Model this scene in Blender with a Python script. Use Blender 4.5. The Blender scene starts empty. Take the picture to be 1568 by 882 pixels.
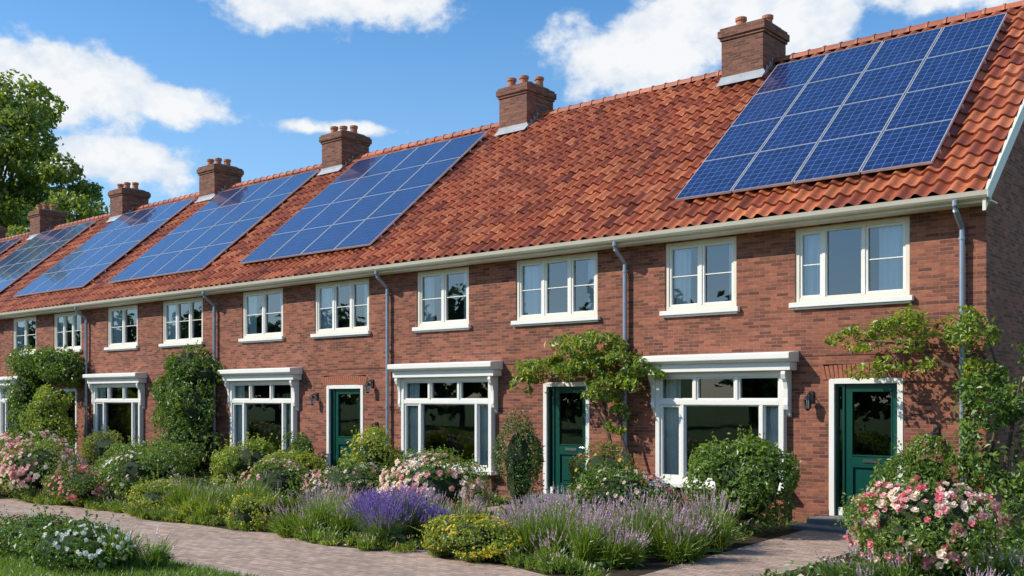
import bpy, math, random
import numpy as np
from mathutils import Vector, Matrix
random.seed(3)
S=bpy.context.scene
COL=S.collection
AL=math.atan(.839); CA=math.cos(AL); SA=math.sin(AL)

# ------------------------------------------------------------------ materials
def newmat(name):
    m=bpy.data.materials.new(name); m.use_nodes=True
    nt=m.node_tree; nt.nodes.clear()
    out=nt.nodes.new('ShaderNodeOutputMaterial')
    return m,nt,out
def N(nt,t,**k):
    n=nt.nodes.new(t)
    for a,b in k.items(): setattr(n,a,b)
    return n
def L(nt,a,b): nt.links.new(a,b)
def math_(nt,op,a,b=None,c=None,clamp=False):
    n=nt.nodes.new('ShaderNodeMath'); n.operation=op; n.use_clamp=clamp
    for i,v in enumerate((a,b,c)):
        if v is None: continue
        if isinstance(v,(int,float)): n.inputs[i].default_value=v
        else: L(nt,v,n.inputs[i])
    return n.outputs[0]
def mixc(nt,f,a,b,mode='MIX'):
    n=nt.nodes.new('ShaderNodeMix'); n.data_type='RGBA'; n.blend_type=mode
    for s,v in ((n.inputs[0],f),(n.inputs[6],a),(n.inputs[7],b)):
        if isinstance(v,(int,float)): s.default_value=v
        elif isinstance(v,tuple): s.default_value=v if len(v)==4 else (*v,1)
        else: L(nt,v,s)
    return n.outputs[2]
def ramp(nt,f,stops):
    n=nt.nodes.new('ShaderNodeValToRGB'); L(nt,f,n.inputs[0])
    e=n.color_ramp.elements
    while len(e)<len(stops): e.new(.5)
    for x,(p,c) in zip(e,stops):
        x.position=p; x.color=(*c,1) if len(c)==3 else c
    return n.outputs[0]
def noise(nt,vec,scale,detail=4,rough=.55):
    n=N(nt,'ShaderNodeTexNoise'); n.inputs['Scale'].default_value=scale
    n.inputs['Detail'].default_value=detail; n.inputs['Roughness'].default_value=rough
    if vec is not None: L(nt,vec,n.inputs['Vector'])
    return n.outputs[0]
def plain(name,col,rough=.5,metal=0,var=.12,scale=6,bump=0,spec=.5):
    m,nt,out=newmat(name)
    p=N(nt,'ShaderNodeBsdfPrincipled'); p.inputs['Roughness'].default_value=rough; p.inputs['Metallic'].default_value=metal
    p.inputs['Specular IOR Level'].default_value=spec
    tc=N(nt,'ShaderNodeTexCoord')
    nz=noise(nt,tc.outputs['Object'],scale,3)
    c=mixc(nt,nz,tuple(x*(1-var*1.6) for x in col),tuple(min(1,x*(1+var)) for x in col))
    L(nt,c,p.inputs['Base Color'])
    if bump:
        b=N(nt,'ShaderNodeBump'); b.inputs['Strength'].default_value=bump; b.inputs['Distance'].default_value=.01
        L(nt,noise(nt,tc.outputs['Object'],scale*12,2),b.inputs['Height']); L(nt,b.outputs[0],p.inputs['Normal'])
    L(nt,p.outputs[0],out.inputs[0]); return m

def brickmat(name,c1,c2,mort,bw=.215,rh=.058,ms=.005,ground=False,rough=.85,bias=0.0,dirt=.5,offset=.5):
    m,nt,out=newmat(name)
    p=N(nt,'ShaderNodeBsdfPrincipled'); p.inputs['Roughness'].default_value=rough; p.inputs['Specular IOR Level'].default_value=.25
    tc=N(nt,'ShaderNodeTexCoord'); sp=N(nt,'ShaderNodeSeparateXYZ'); L(nt,tc.outputs['Object'],sp.inputs[0])
    cb=N(nt,'ShaderNodeCombineXYZ')
    if ground:
        L(nt,sp.outputs[0],cb.inputs[0]); L(nt,sp.outputs[1],cb.inputs[1])
    else:
        L(nt,math_(nt,'ADD',sp.outputs[0],sp.outputs[1]),cb.inputs[0]); L(nt,sp.outputs[2],cb.inputs[1])
    bt=N(nt,'ShaderNodeTexBrick'); bt.offset=offset
    bt.inputs['Scale'].default_value=1; bt.inputs['Brick Width'].default_value=bw; bt.inputs['Row Height'].default_value=rh
    bt.inputs['Mortar Size'].default_value=ms; bt.inputs['Mortar Smooth'].default_value=.3; bt.inputs['Bias'].default_value=bias
    bt.inputs['Color1'].default_value=(*c1,1); bt.inputs['Color2'].default_value=(*c2,1); bt.inputs['Mortar'].default_value=(*mort,1)
    L(nt,cb.outputs[0],bt.inputs['Vector'])
    n1=noise(nt,tc.outputs['Object'],.7,4,.62)
    st=N(nt,'ShaderNodeMapping'); st.inputs['Scale'].default_value=(1,2.6,1) if not ground else (1,1,1); L(nt,cb.outputs[0],st.inputs[0])
    n2=noise(nt,st.outputs[0],7.0,3,.8)
    a=math_(nt,'MULTIPLY_ADD',n1,dirt,1-dirt*.55)
    b=math_(nt,'MULTIPLY_ADD',n2,1.2,.40)
    f=math_(nt,'MULTIPLY',a,b)
    cc=N(nt,'ShaderNodeCombineColor'); [L(nt,f,cc.inputs[i]) for i in range(3)]
    c=mixc(nt,1.0,bt.outputs['Color'],cc.outputs[0],'MULTIPLY')
    L(nt,c,p.inputs['Base Color'])
    h=math_(nt,'SUBTRACT',math_(nt,'MULTIPLY',n2,.5),bt.outputs['Fac'])
    bp=N(nt,'ShaderNodeBump'); bp.inputs['Strength'].default_value=.8; bp.inputs['Distance'].default_value=.01
    L(nt,h,bp.inputs['Height']); L(nt,bp.outputs[0],p.inputs['Normal'])
    L(nt,p.outputs[0],out.inputs[0]); return m

def leafmat(name,dark,light,trans=.3,rough=.45):
    m,nt,out=newmat(name)
    g=N(nt,'ShaderNodeNewGeometry'); tc=N(nt,'ShaderNodeTexCoord')
    nz=noise(nt,tc.outputs['Object'],2.4,0)
    f=math_(nt,'ADD',math_(nt,'MULTIPLY',g.outputs['Random Per Island'],.65),math_(nt,'MULTIPLY',math_(nt,'SUBTRACT',nz,.3),.8),clamp=True)
    c=ramp(nt,f,[(0.05,dark),(.95,light)])
    p=N(nt,'ShaderNodeBsdfDiffuse'); L(nt,c,p.inputs[0])
    t=N(nt,'ShaderNodeBsdfTranslucent'); L(nt,mixc(nt,.35,c,(min(1,light[0]*1.6),min(1,light[1]*1.5),light[2])),t.inputs[0])
    mx=N(nt,'ShaderNodeMixShader'); mx.inputs[0].default_value=trans
    L(nt,p.outputs[0],mx.inputs[1]); L(nt,t.outputs[0],mx.inputs[2])
    gl=N(nt,'ShaderNodeBsdfGlossy'); gl.inputs['Roughness'].default_value=rough; gl.inputs[0].default_value=(.9,.95,1,1)
    m2=N(nt,'ShaderNodeMixShader'); m2.inputs[0].default_value=.05
    L(nt,mx.outputs[0],m2.inputs[1]); L(nt,gl.outputs[0],m2.inputs[2]); L(nt,m2.outputs[0],out.inputs[0]); return m

def glassmat(name,base,boost,tint=(.75,.8,.8)):
    m,nt,out=newmat(name)
    fr=N(nt,'ShaderNodeFresnel'); fr.inputs[0].default_value=1.5
    f=math_(nt,'MULTIPLY_ADD',fr.outputs[0],boost,base,clamp=True)
    t=N(nt,'ShaderNodeBsdfTransparent'); t.inputs[0].default_value=(*tint,1)
    g=N(nt,'ShaderNodeBsdfGlossy'); g.inputs['Roughness'].default_value=.01; g.inputs[0].default_value=(.85,.93,1,1)
    tc=N(nt,'ShaderNodeTexCoord')
    bp=N(nt,'ShaderNodeBump'); bp.inputs['Strength'].default_value=.05; bp.inputs['Distance'].default_value=.02
    L(nt,noise(nt,tc.outputs['Object'],1.6,1),bp.inputs['Height']); L(nt,bp.outputs[0],g.inputs['Normal'])
    mx=N(nt,'ShaderNodeMixShader'); L(nt,f,mx.inputs[0]); L(nt,t.outputs[0],mx.inputs[1]); L(nt,g.outputs[0],mx.inputs[2])
    L(nt,mx.outputs[0],out.inputs[0]); return m

BRICK=brickmat('brick_wall',(.37,.125,.073),(.135,.048,.034),(.27,.19,.145))
BRICKCH=brickmat('chimney_brick',(.27,.11,.072),(.12,.052,.038),(.22,.17,.14))
SOLD=plain('soldier_brick',(.38,.13,.072),.85,var=.35,scale=14,bump=.3)
MORT=plain('mortar',(.25,.19,.15),.9)
WHITE=plain('white_paint',(.83,.81,.76),.38,var=.05,scale=3,spec=.5)
CREAM=plain('cream_paint',(.76,.70,.58),.45,var=.08,scale=2)
GREEN=plain('green_paint',(.004,.062,.046),.28,var=.1)
ZINC=plain('zinc',(.32,.37,.45),.42,metal=.5,var=.15)
LEAD=plain('lead',(.38,.40,.43),.6,metal=.1,var=.2,scale=4)
BLACK=plain('black_metal',(.02,.02,.022),.4)
STEEL=plain('steel',(.6,.6,.6),.25,metal=1)
POT=plain('terracotta',(.44,.17,.09),.8,var=.25)
STONE=plain('step_stone',(.17,.17,.175),.75,var=.2,scale=5,bump=.2)
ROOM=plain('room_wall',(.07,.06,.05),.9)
CURT=plain('curtain',(.80,.85,.87),.9,var=.06)
BARK=plain('bark',(.11,.075,.05),.9,var=.35,scale=12,bump=.5)
GLU=glassmat('glass_upper',.10,1.5,(.80,.85,.88))
GLG=glassmat('glass_ground',.04,1.2,(.80,.83,.82))
LAMPG=glassmat('lamp_glass',.2,1)

def tilemat():
    m,nt,out=newmat('clay_pantile')
    p=N(nt,'ShaderNodeBsdfPrincipled'); p.inputs['Roughness'].default_value=.5; p.inputs['Specular IOR Level'].default_value=.45
    at=N(nt,'ShaderNodeAttribute'); at.attribute_name='tile'
    tc=N(nt,'ShaderNodeTexCoord')
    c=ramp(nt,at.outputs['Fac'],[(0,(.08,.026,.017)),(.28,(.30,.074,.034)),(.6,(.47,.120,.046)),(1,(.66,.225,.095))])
    n1=noise(nt,tc.outputs['Object'],.55,4,.65); n2=noise(nt,tc.outputs['Object'],9,3,.7)
    c=mixc(nt,math_(nt,'MULTIPLY',ramp(nt,n1,[(.42,(0,0,0)),(.68,(1,1,1))]),.5),c,(.20,.062,.035))
    c=mixc(nt,math_(nt,'MULTIPLY',ramp(nt,n2,[(.52,(0,0,0)),(.74,(1,1,1))]),.6),c,(.11,.05,.034))
    L(nt,c,p.inputs['Base Color'])
    b=N(nt,'ShaderNodeBump'); b.inputs['Strength'].default_value=.35; b.inputs['Distance'].default_value=.01
    L(nt,n2,b.inputs['Height']); L(nt,b.outputs[0],p.inputs['Normal'])
    L(nt,p.outputs[0],out.inputs[0]); return m
TILE=tilemat()

def pvmat():
    m,nt,out=newmat('solar_cells')
    p=N(nt,'ShaderNodeBsdfPrincipled'); p.inputs['Roughness'].default_value=.3
    uv=N(nt,'ShaderNodeUVMap'); uv.uv_map='UVMap'
    bt=N(nt,'ShaderNodeTexBrick'); bt.offset=0
    bt.inputs['Scale'].default_value=1; bt.inputs['Brick Width'].default_value=.16; bt.inputs['Row Height'].default_value=.16
    bt.inputs['Mortar Size'].default_value=.0035; bt.inputs['Mortar Smooth'].default_value=.1
    bt.inputs['Color1'].default_value=(.003,.008,.050,1); bt.inputs['Color2'].default_value=(.008,.021,.105,1); bt.inputs['Mortar'].default_value=(.19,.25,.42,1)
    L(nt,uv.outputs[0],bt.inputs['Vector'])
    n=noise(nt,uv.outputs[0],45,2,.8)
    c=mixc(nt,math_(nt,'MULTIPLY',ramp(nt,n,[(.45,(0,0,0)),(.75,(1,1,1))]),.3),bt.outputs['Color'],(.03,.07,.24))
    L(nt,c,p.inputs['Base Color']); p.inputs['Coat Weight'].default_value=1; p.inputs['Coat Roughness'].default_value=.05
    p.inputs['Coat IOR'].default_value=1.45
    L(nt,p.outputs[0],out.inputs[0]); return m
PV=pvmat(); PVF=plain('panel_frame',(.66,.69,.72),.35,metal=.4)

# ------------------------------------------------------------------ mesh builder
class MB:
    def __init__(s): s.v=[]; s.f=[]; s.m=[]; s.mats=[]
    def mi(s,mat):
        if mat not in s.mats: s.mats.append(mat)
        return s.mats.index(mat)
    def add(s,verts,faces,mat):
        b=len(s.v); s.v+= [tuple(x) for x in verts]; k=s.mi(mat)
        for f in faces: s.f.append(tuple(b+i for i in f)); s.m.append(k)
    def box(s,x0,x1,y0,y1,z0,z1,mat):
        s.add([(x0,y0,z0),(x1,y0,z0),(x1,y1,z0),(x0,y1,z0),(x0,y0,z1),(x1,y0,z1),(x1,y1,z1),(x0,y1,z1)],
              [(0,3,2,1),(4,5,6,7),(0,1,5,4),(1,2,6,5),(2,3,7,6),(3,0,4,7)],mat)
    def quad(s,a,b,c,d,mat): s.add([a,b,c,d],[(0,1,2,3)],mat)
    def prism_x(s,prof,x0,x1,mat):
        n=len(prof); v=[(x0,y,z) for y,z in prof]+[(x1,y,z) for y,z in prof]
        s.add(v,[tuple(range(n)),tuple(range(2*n-1,n-1,-1))]+[(i,i+n,(i+1)%n+n,(i+1)%n) for i in range(n)],mat)
    def tube(s,pts,rad,mat,n=8,cap=True):
        pts=[Vector(p) for p in pts]
        if isinstance(rad,(int,float)): rad=[rad]*len(pts)
        vs=[]; 
        for i,p in enumerate(pts):
            d=(pts[min(i+1,len(pts)-1)]-pts[max(i-1,0)]).normalized()
            a=d.cross(Vector((0,0,1)) if abs(d.z)<.9 else Vector((1,0,0))).normalized(); b=d.cross(a)
            for k in range(n):
                t=2*math.pi*k/n; vs.append(p+(a*math.cos(t)+b*math.sin(t))*rad[i])
        fs=[]
        for i in range(len(pts)-1):
            for k in range(n): fs.append((i*n+k,i*n+(k+1)%n,(i+1)*n+(k+1)%n,(i+1)*n+k))
        if cap: fs.append(tuple(range(n))); fs.append(tuple((len(pts)-1)*n+k for k in range(n-1,-1,-1)))
        s.add(vs,fs,mat)
    def arr(s,V,F,mat):
        b=len(s.v); s.v+=V.tolist(); k=s.mi(mat); s.f+=(F+b).tolist(); s.m+=[k]*len(F)
    def build(s,name,parent=None,loc=None,bevel=0,smooth=False):
        me=bpy.data.meshes.new(name)
        v=s.v
        if loc is not None: v=(np.array(v)-np.array(loc)).tolist()
        me.from_pydata(v,[],s.f)
        for m in s.mats: me.materials.append(m)
        me.polygons.foreach_set('material_index',s.m)
        if smooth: me.polygons.foreach_set('use_smooth',[True]*len(s.f))
        o=bpy.data.objects.new(name,me); COL.objects.link(o)
        if loc is not None: o.location=loc
        if parent:
            o.parent=parent; o.matrix_parent_inverse=Matrix.Translation(-parent.location)
        if bevel:
            b=o.modifiers.new('bevel','BEVEL'); b.width=bevel; b.segments=1; b.limit_method='ANGLE'
        me.update(); return o
def empty(name,loc):
    e=bpy.data.objects.new(name,None); e.location=loc; COL.objects.link(e); return e

# ------------------------------------------------------------------ houses
WT=4.95; WB=3.70
def frame(b,x0,x1,z0,z1,w,y0,y1,mat,wb=None):
    wb=wb or w
    b.box(x0,x0+w,y0,y1,z0,z1,mat); b.box(x1-w,x1,y0,y1,z0,z1,mat)
    b.box(x0+w,x1-w,y0,y1,z1-w,z1,mat); b.box(x0+w,x1-w,y0,y1,z0,z0+wb,mat)
def pane(b,x0,x1,z0,z1,y,mat):
    a=[random.uniform(-.005,.005) for _ in range(2)]
    b.quad((x0,y+a[0],z0),(x1,y,z0),(x1,y+a[1],z1),(x0,y+a[0]+a[1],z1),mat)
def curtain(b,x0,x1,z0,z1,y):
    n=max(8,int((x1-x0)/.018)); ph=random.random()*6
    vs=[]
    for i in range(n+1):
        x=x0+(x1-x0)*i/n; yy=y+.028*math.sin(x*62+ph)+.015*math.sin(x*23+ph)
        vs+= [(x,yy,z0),(x,yy+.01*math.sin(x*9),z1)]
    b.add(vs,[(2*i,2*i+2,2*i+3,2*i+1) for i in range(n)],CURT)
def upper_window(b,g,c,x0,x1,z0,z1,kind):
    y0=.022; F=.075
    frame(b,x0,x1,z0,z1,F,y0,.14,CREAM)
    b.box(x0-.07,x1+.07,-.085,.1,z0-.085,z0-.002,WHITE)
    b.box(x0-.03,x1+.03,-.05,.03,z0-.12,z0-.088,WHITE)
    xi0=x0+F; xi1=x1-F; zi0=z0+F; zi1=z1-F
    W=xi1-xi0
    if kind=='A': cuts=[0,.24,.62,1]
    elif kind=='C': cuts=[0,.33,.68,1]
    else: cuts=[0,.5,1]
    for i in range(1,len(cuts)-1):
        xm=xi0+W*cuts[i]; b.box(xm-.03,xm+.03,y0+.004,.13,zi0,zi1,WHITE)
    for i in range(len(cuts)-1):
        a=xi0+W*cuts[i]+(.03 if i else 0); e=xi0+W*cuts[i+1]-(.03 if i<len(cuts)-2 else 0)
        sash=not(kind=='A' and i==1)
        w=.042 if sash else .016
        frame(b,a,e,zi0,zi1,w,y0+.018,.11,WHITE)
        pane(g,a+w-.005,e-w+.005,zi0+w-.005,zi1-w+.005,.085,GLU)
        if sash:
            zm=zi0+(zi1-zi0)*.5
            b.box(a+w,e-w,.058,.081,zm-.010,zm+.010,WHITE)
    cw=(x1-x0)*.2
    r1,r2=random.uniform(.9,1.6),random.uniform(.4,1.4)
    curtain(c,x0+.06,x0+.06+cw*r1,z0,z1-.02,.17)
    curtain(c,x1-.06-cw*r2,x1-.06,z0,z1-.02,.17)
def bay_window(b,g,c,x0,x1,br):
    z0=.56; z1=2.56; y0=-.13; F=.09
    frame(b,x0,x1,z0,z1,F,y0,.12,WHITE)
    b.box(x0-.09,x1+.09,-.235,.1,z0-.08,z0-.002,WHITE)
    br.box(x0,x1,-.128,0,0,z0-.083,BRICK)
    zt=2.02; xi0=x0+F; xi1=x1-F; W=xi1-xi0
    b.box(xi0,xi1,y0+.004,.1,zt-.045,zt+.045,WHITE)
    lo=[0,.2,.86,1]
    for i in (1,2):
        xm=xi0+W*lo[i]; b.box(xm-.035,xm+.035,y0+.008,.0,z0+F,zt-.045,WHITE)
    for i in range(3):
        a=xi0+W*lo[i]+(.035 if i else 0); e=xi0+W*lo[i+1]-(.035 if i<2 else 0)
        w=.045 if i==0 else .02
        frame(b,a,e,z0+F,zt-.045,w,y0+.03,-.02,WHITE)
        pane(g,a+w-.004,e-w+.004,z0+F+w-.004,zt-.049-w+.004,-.05,GLG)
    up=[0,.31,.66,1]
    for i in (1,2):
        xm=xi0+W*up[i]; b.box(xm-.03,xm+.03,y0+.008,.0,zt+.045,z1-F,WHITE)
    for i in range(3):
        a=xi0+W*up[i]+(.03 if i else 0); e=xi0+W*up[i+1]-(.03 if i<2 else 0)
        frame(b,a,e,zt+.045,z1-F,.03,y0+.03,-.02,WHITE)
        pane(g,a+.026,e-.026,zt+.071,z1-F-.026,-.05,GLG)
    X0=x0-.17; X1=x1+.22
    b.prism_x([(0,2.562),(-.27,2.562),(-.27,2.70),(0,2.70)],X0+.04,X1-.04,WHITE)
    b.prism_x([(0,2.702),(-.29,2.702),(-.34,2.735),(-.395,2.75),(-.40,2.765),(-.40,2.85),(-.385,2.86),(0,2.89)],X0,X1,WHITE)
    for xx in (x0-.085,x1+.005):
        prof=[(0,2.558),(-.25,2.558),(-.26,2.50),(-.23,2.42),(-.18,2.36),(-.15,2.25),(-.145,2.1),(-.155,1.98),(-.13,1.90),(-.08,1.87),(-.05,1.80),(0,1.77)]
        b.prism_x(prof,xx,xx+.08,WHITE)
    curtain(c,x0+.10,x0+.10+(x1-x0)*.17,z0+.02,z1-.62,.045)
    curtain(c,x0+.12,x0+.12+(x1-x0)*.12,z1-.5,z1-.1,.045)
    curtain(c,x1-.10-(x1-x0)*.12,x1-.10,z0+.02,z1-.62,.045)
def door(b,g,x0,x1):
    z1=2.42
    b.box(x0,x0+.09,-.01,.16,.16,z1,WHITE); b.box(x1-.09,x1,-.01,.16,.16,z1,WHITE); b.box(x0+.09,x1-.09,-.01,.16,z1-.09,z1,WHITE)
    a=x0+.09; e=x1-.09; y0=.07; y1=.12
    b.box(a,a+.04,.045,.13,.17,z1-.09,GREEN); pane(g,a+.04,a+.12,.3,z1-.14,.09,GLU); b.box(a+.04,a+.12,.05,.13,.17,.30,WHITE)
    b.box(a+.04,a+.12,.05,.13,z1-.14,z1-.09,GREEN); b.box(a+.12,a+.155,.045,.13,.17,z1-.09,GREEN)
    a+=.158
    st=.10
    b.box(a,a+st,y0,y1,.17,z1-.09,GREEN); b.box(e-st,e,y0,y1,.17,z1-.09,GREEN)
    b.box(a+st,e-st,y0,y1,z1-.20,z1-.09,GREEN); b.box(a+st,e-st,y0,y1,1.0,1.15,GREEN); b.box(a+st,e-st,y0,y1,.17,.36,GREEN)
    pane(g,a+st-.003,e-st+.003,1.147,z1-.197,.1,GLG)
    frame(b,a+st,e-st,1.15,z1-.20,.022,y0-.012,y0+.03,GREEN)
    b.box(a+st,e-st,y0+.025,y1-.005,.36,1.0,GREEN)
    frame(b,a+st+.002,e-st-.002,.362,.998,.03,y0-.01,y0+.03,GREEN)
    b.box(a+st+.08,e-st-.08,y0+.008,y0+.03,.45,.91,GREEN)
    xm=(a+e)/2
    b.box(xm-.14,xm+.14,y0-.016,y0-.001,1.05,1.10,STEEL)
    b.box(e-st*.72,e-st*.38,y0-.012,y0-.001,.98,1.2,STEEL)
    b.tube([(e-st*.55,y0-.01,1.12),(e-st*.55,y0-.06,1.12),(e-st*.55-.11,y0-.06,1.12)],.011,STEEL,6)
def soldier(b,x0,x1,z,h=.22,camber=.035):
    b.box(x0-.1,x1+.1,.0,.02,z-.0,z+h,MORT)
    n=int((x1-x0+.24)/.072); xm=(x0+x1)/2; w=(x1-x0+.24)
    for i in range(n):
        t=(i+.5)/n*2-1; xc=xm+t*w/2; k=t*.035
        zz=z+camber*(1-t*t)-camber; hw=.031
        v=[]
        for yy in (-.012,.01):
            v+=[(xc-hw-k*.3,yy,zz+.002),(xc+hw-k*.3,yy,zz+.002),(xc+hw+k,yy,zz+h),(xc-hw+k,yy,zz+h)]
        b.add(v,[(0,1,2,3),(7,6,5,4),(0,4,5,1),(1,5,6,2),(2,6,7,3),(3,7,4,0)],SOLD)

def roofpt(x,s,n): return (x,-.40+s*CA-n*SA, 5.088+s*SA+n*CA)
SL=5.3/CA
RZ=5.088+SL*SA
TW=.26; NCO=18; CO=SL/NCO
def tiles(name,i0,i1,parent,back=False):
    rng=np.random.default_rng(abs(i0*-7+back))
    seg=10; nt_=i1-i0
    xs=(i0+np.arange(nt_*seg+1)/seg)*TW
    p=(np.arange(nt_*seg+1)%seg)/seg
    prof=.072*(0.5+.5*np.cos(2*np.pi*(p-.35)))**1.3
    sv=[]
    for c in range(NCO):
        sv+= [(c*CO,.05,c),(c*CO+CO,.002,c)]
    jit=rng.normal(0,.004,(NCO,nt_)); 
    V=[]
    for (s,off,c) in sv:
        j=np.repeat(jit[c],seg); j=np.append(j,j[-1])
        n=prof+off+j+.006*np.sin(xs*2.1+s)+.010*np.sin(xs*.7+s*.9)
        wig=.008*np.repeat(rng.normal(0,1,nt_),seg); wig=np.append(wig,wig[-1])
        ss=s+wig*(0 if s>SL-.01 else 1)
        V.append(np.stack([xs,-.40+ss*CA-n*SA,5.088+ss*SA+n*CA],1))
    V=np.concatenate(V); 
    if back: V[:,1]=2*4.9-V[:,1]
    nc=len(xs); F=[];T=[]
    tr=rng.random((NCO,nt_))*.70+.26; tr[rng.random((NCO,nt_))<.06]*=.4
    for r in range(len(sv)-1):
        k=np.arange(nc-1); a=r*nc+k
        q=np.stack([a,a+1,a+1+nc,a+nc],1)
        if back: q=q[:,::-1]
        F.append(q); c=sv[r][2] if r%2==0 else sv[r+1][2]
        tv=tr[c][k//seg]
        T.append(tv if r%2==0 else tv*.3)  # riser faces darkened: shadow between tile courses put into the colour
    F=np.concatenate(F); T=np.concatenate(T)
    me=bpy.data.meshes.new(name); me.from_pydata(V.tolist(),[],F.tolist()); me.materials.append(TILE)
    a=me.attributes.new('tile','FLOAT','FACE'); a.data.foreach_set('value',T.astype(np.float32))
    o=bpy.data.objects.new(name,me); COL.objects.link(o); o.parent=parent; o.matrix_parent_inverse=Matrix.Translation(-parent.location)
def ridge(parent,x0,x1):
    V=[];F=[];T=[];n=8;L_=.36
    x=x0
    while x<x1-.05:
        e=min(x+L_+.04,x1+.04); b=len(V); rv=random.random()
        for xx,r in ((x,.135),(x+.05,.14),(x+.05,.122),(e,.116)):
            for k in range(n+1):
                t=math.pi*k/n*1.1-.157; V.append((xx,4.9+r*math.cos(t),RZ-.0+r*math.sin(t)*.95+.02))
        for j in range(3):
            for k in range(n): a=b+j*(n+1)+k; F.append((a,a+1,a+n+2,a+n+1)); T.append(.2+rv*.5)
        x+=L_
    me=bpy.data.meshes.new('ridge_tiles'); me.from_pydata(V,[],F); me.materials.append(TILE)
    a=me.attributes.new('tile','FLOAT','FACE'); a.data.foreach_set('value',T)
    o=bpy.data.objects.new('ridge_tiles',me); COL.objects.link(o); o.parent=parent; o.matrix_parent_inverse=Matrix.Translation(-parent.location)

def chimney(parent,xc,npots,top=10.38,w=.48):
    b=MB(); y0,y1=4.34,5.46
    b.box(xc-w,xc+w,y0,y1,8.6,top-.30,BRICKCH)
    b.box(xc-w-.03,xc+w+.03,y0-.03,y1+.03,top-.298,top-.235,BRICKCH)
    b.box(xc-w-.065,xc+w+.065,y0-.065,y1+.065,top-.233,top-.08,BRICKCH)
    b.box(xc-w-.03,xc+w+.03,y0-.03,y1+.03,top-.078,top-.02,BRICKCH)
    b.prism_x([(y0+.02,top-.018),(y1-.02,top-.018),(y1-.2,top+.03),(y0+.2,top+.03)],xc-w+.02,xc+w-.02,MORT)
    if npots==2: P=[(xc-.22,4.72),(xc+.24,5.1)]
    elif npots==3: P=[(xc-.28,4.68),(xc+.02,4.8),(xc+.28,5.0)]
    else: P=[(xc-.3,4.65),(xc-.1,5.1),(xc+.1,4.68),(xc+.32,5.05)]
    for (px,py) in P:
        h=random.uniform(.27,.33); r=.115
        b.tube([(px,py,top),(px,py,top+.05),(px,py,top+h-.09),(px,py,top+h-.085),(px,py,top+h-.01),(px,py,top+h),(px,py,top+.08)],[r+.01,r,r*.92,r*1.14,r*1.14,r*.85,r*.75],POT,14,cap=False)
    b.build('chimney',parent,bevel=.006)
    f=MB()
    zz=lambda y:5.088+(y+.40)*.839
    f.add([(xc-w-.05,y0-.17,zz(y0-.17)+.155),(xc+w+.05,y0-.17,zz(y0-.17)+.155),(xc+w+.05,y0-.012,zz(y0)+.165),(xc-w-.05,y0-.012,zz(y0)+.165),(xc+w+.01,y0-.012,zz(y0)+.24),(xc-w-.01,y0-.012,zz(y0)+.24)],[(0,1,2,3),(3,2,4,5)],LEAD)
    for sx in (-1,1):
        x=xc+sx*(w+.012)
        for k in range(4):
            ya=y0-.01+k*.135; yb=ya+.14
            f.add([(x,ya,zz(ya)+.02),(x,yb,zz(yb)+.02),(x,yb,zz(ya)+.25),(x,ya,zz(ya)+.25)],[(0,1,2,3)] if sx>0 else [(3,2,1,0)],LEAD)
    f.build('chimney_flashing',parent)

HS=[ # xl,xr, pipe, uppers, door, bay, pots, chimney x
 (-10.85,-4.48,-4.80,[(-7.52,-5.61,'A'),(-10.07,-8.61,'B')],(-6.92,-5.71),(-10.2,-7.66),2,-10.78),
 (-17.45,-10.85,-10.90,[(-13.68,-11.60,'C'),(-16.62,-15.01,'B')],(-12.95,-11.79),(-17.0,-14.25),4,-17.45),
 (-24.45,-17.45,-17.50,[(-20.25,-18.23,'C'),(-23.31,-21.54,'B')],(-19.79,-18.44),(-23.7,-20.95),3,-24.85),
 (-31.6,-24.45,-24.5,[(-27.3,-25.2,'C'),(-30.5,-28.7,'B')],(-26.6,-25.4),(-31.15,-28.35),3,-31.7),
 (-38.3,-31.6,-31.7,[(-34.1,-32.2,'C'),(-37.2,-35.4,'B')],(-33.7,-32.5),(-38.0,-35.9),3,-38.0),
 (-45.0,-38.3,-38.4,[(-40.9,-39.0,'C'),(-44.0,-42.3,'B')],(-40.5,-39.3),(-44.6,-42.0),3,-45),
 (-51.7,-45.0,-45.1,[(-47.6,-45.7,'C'),(-50.7,-49.0,'B')],(-47.2,-46.0),(-51.3,-48.7),3,-51.0),
]
def wall_front(b,x0,x1,ops,ztop):
    xs=sorted({x0,x1}|{o[0] for o in ops}|{o[1] for o in ops}); zs=sorted({0,ztop}|{o[2] for o in ops}|{o[3] for o in ops})
    for i in range(len(xs)-1):
        for j in range(len(zs)-1):
            cx=(xs[i]+xs[i+1])/2; cz=(zs[j]+zs[j+1])/2
            if any(o[0]<cx<o[1] and o[2]<cz<o[3] for o in ops): continue
            b.quad((xs[i],0,zs[j]),(xs[i+1],0,zs[j]),(xs[i+1],0,zs[j+1]),(xs[i],0,zs[j+1]),BRICK)
    for (a,e,c,d) in ops:
        D=.17
        b.quad((a,0,c),(a,0,d),(a,D,d),(a,D,c),BRICK); b.quad((e,0,c),(e,D,c),(e,D,d),(e,0,d),BRICK)
        b.quad((a,0,d),(e,0,d),(e,D,d),(a,D,d),BRICK); b.quad((a,0,c),(a,D,c),(e,D,c),(e,0,c),BRICK)
ZT=5.08
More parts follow.
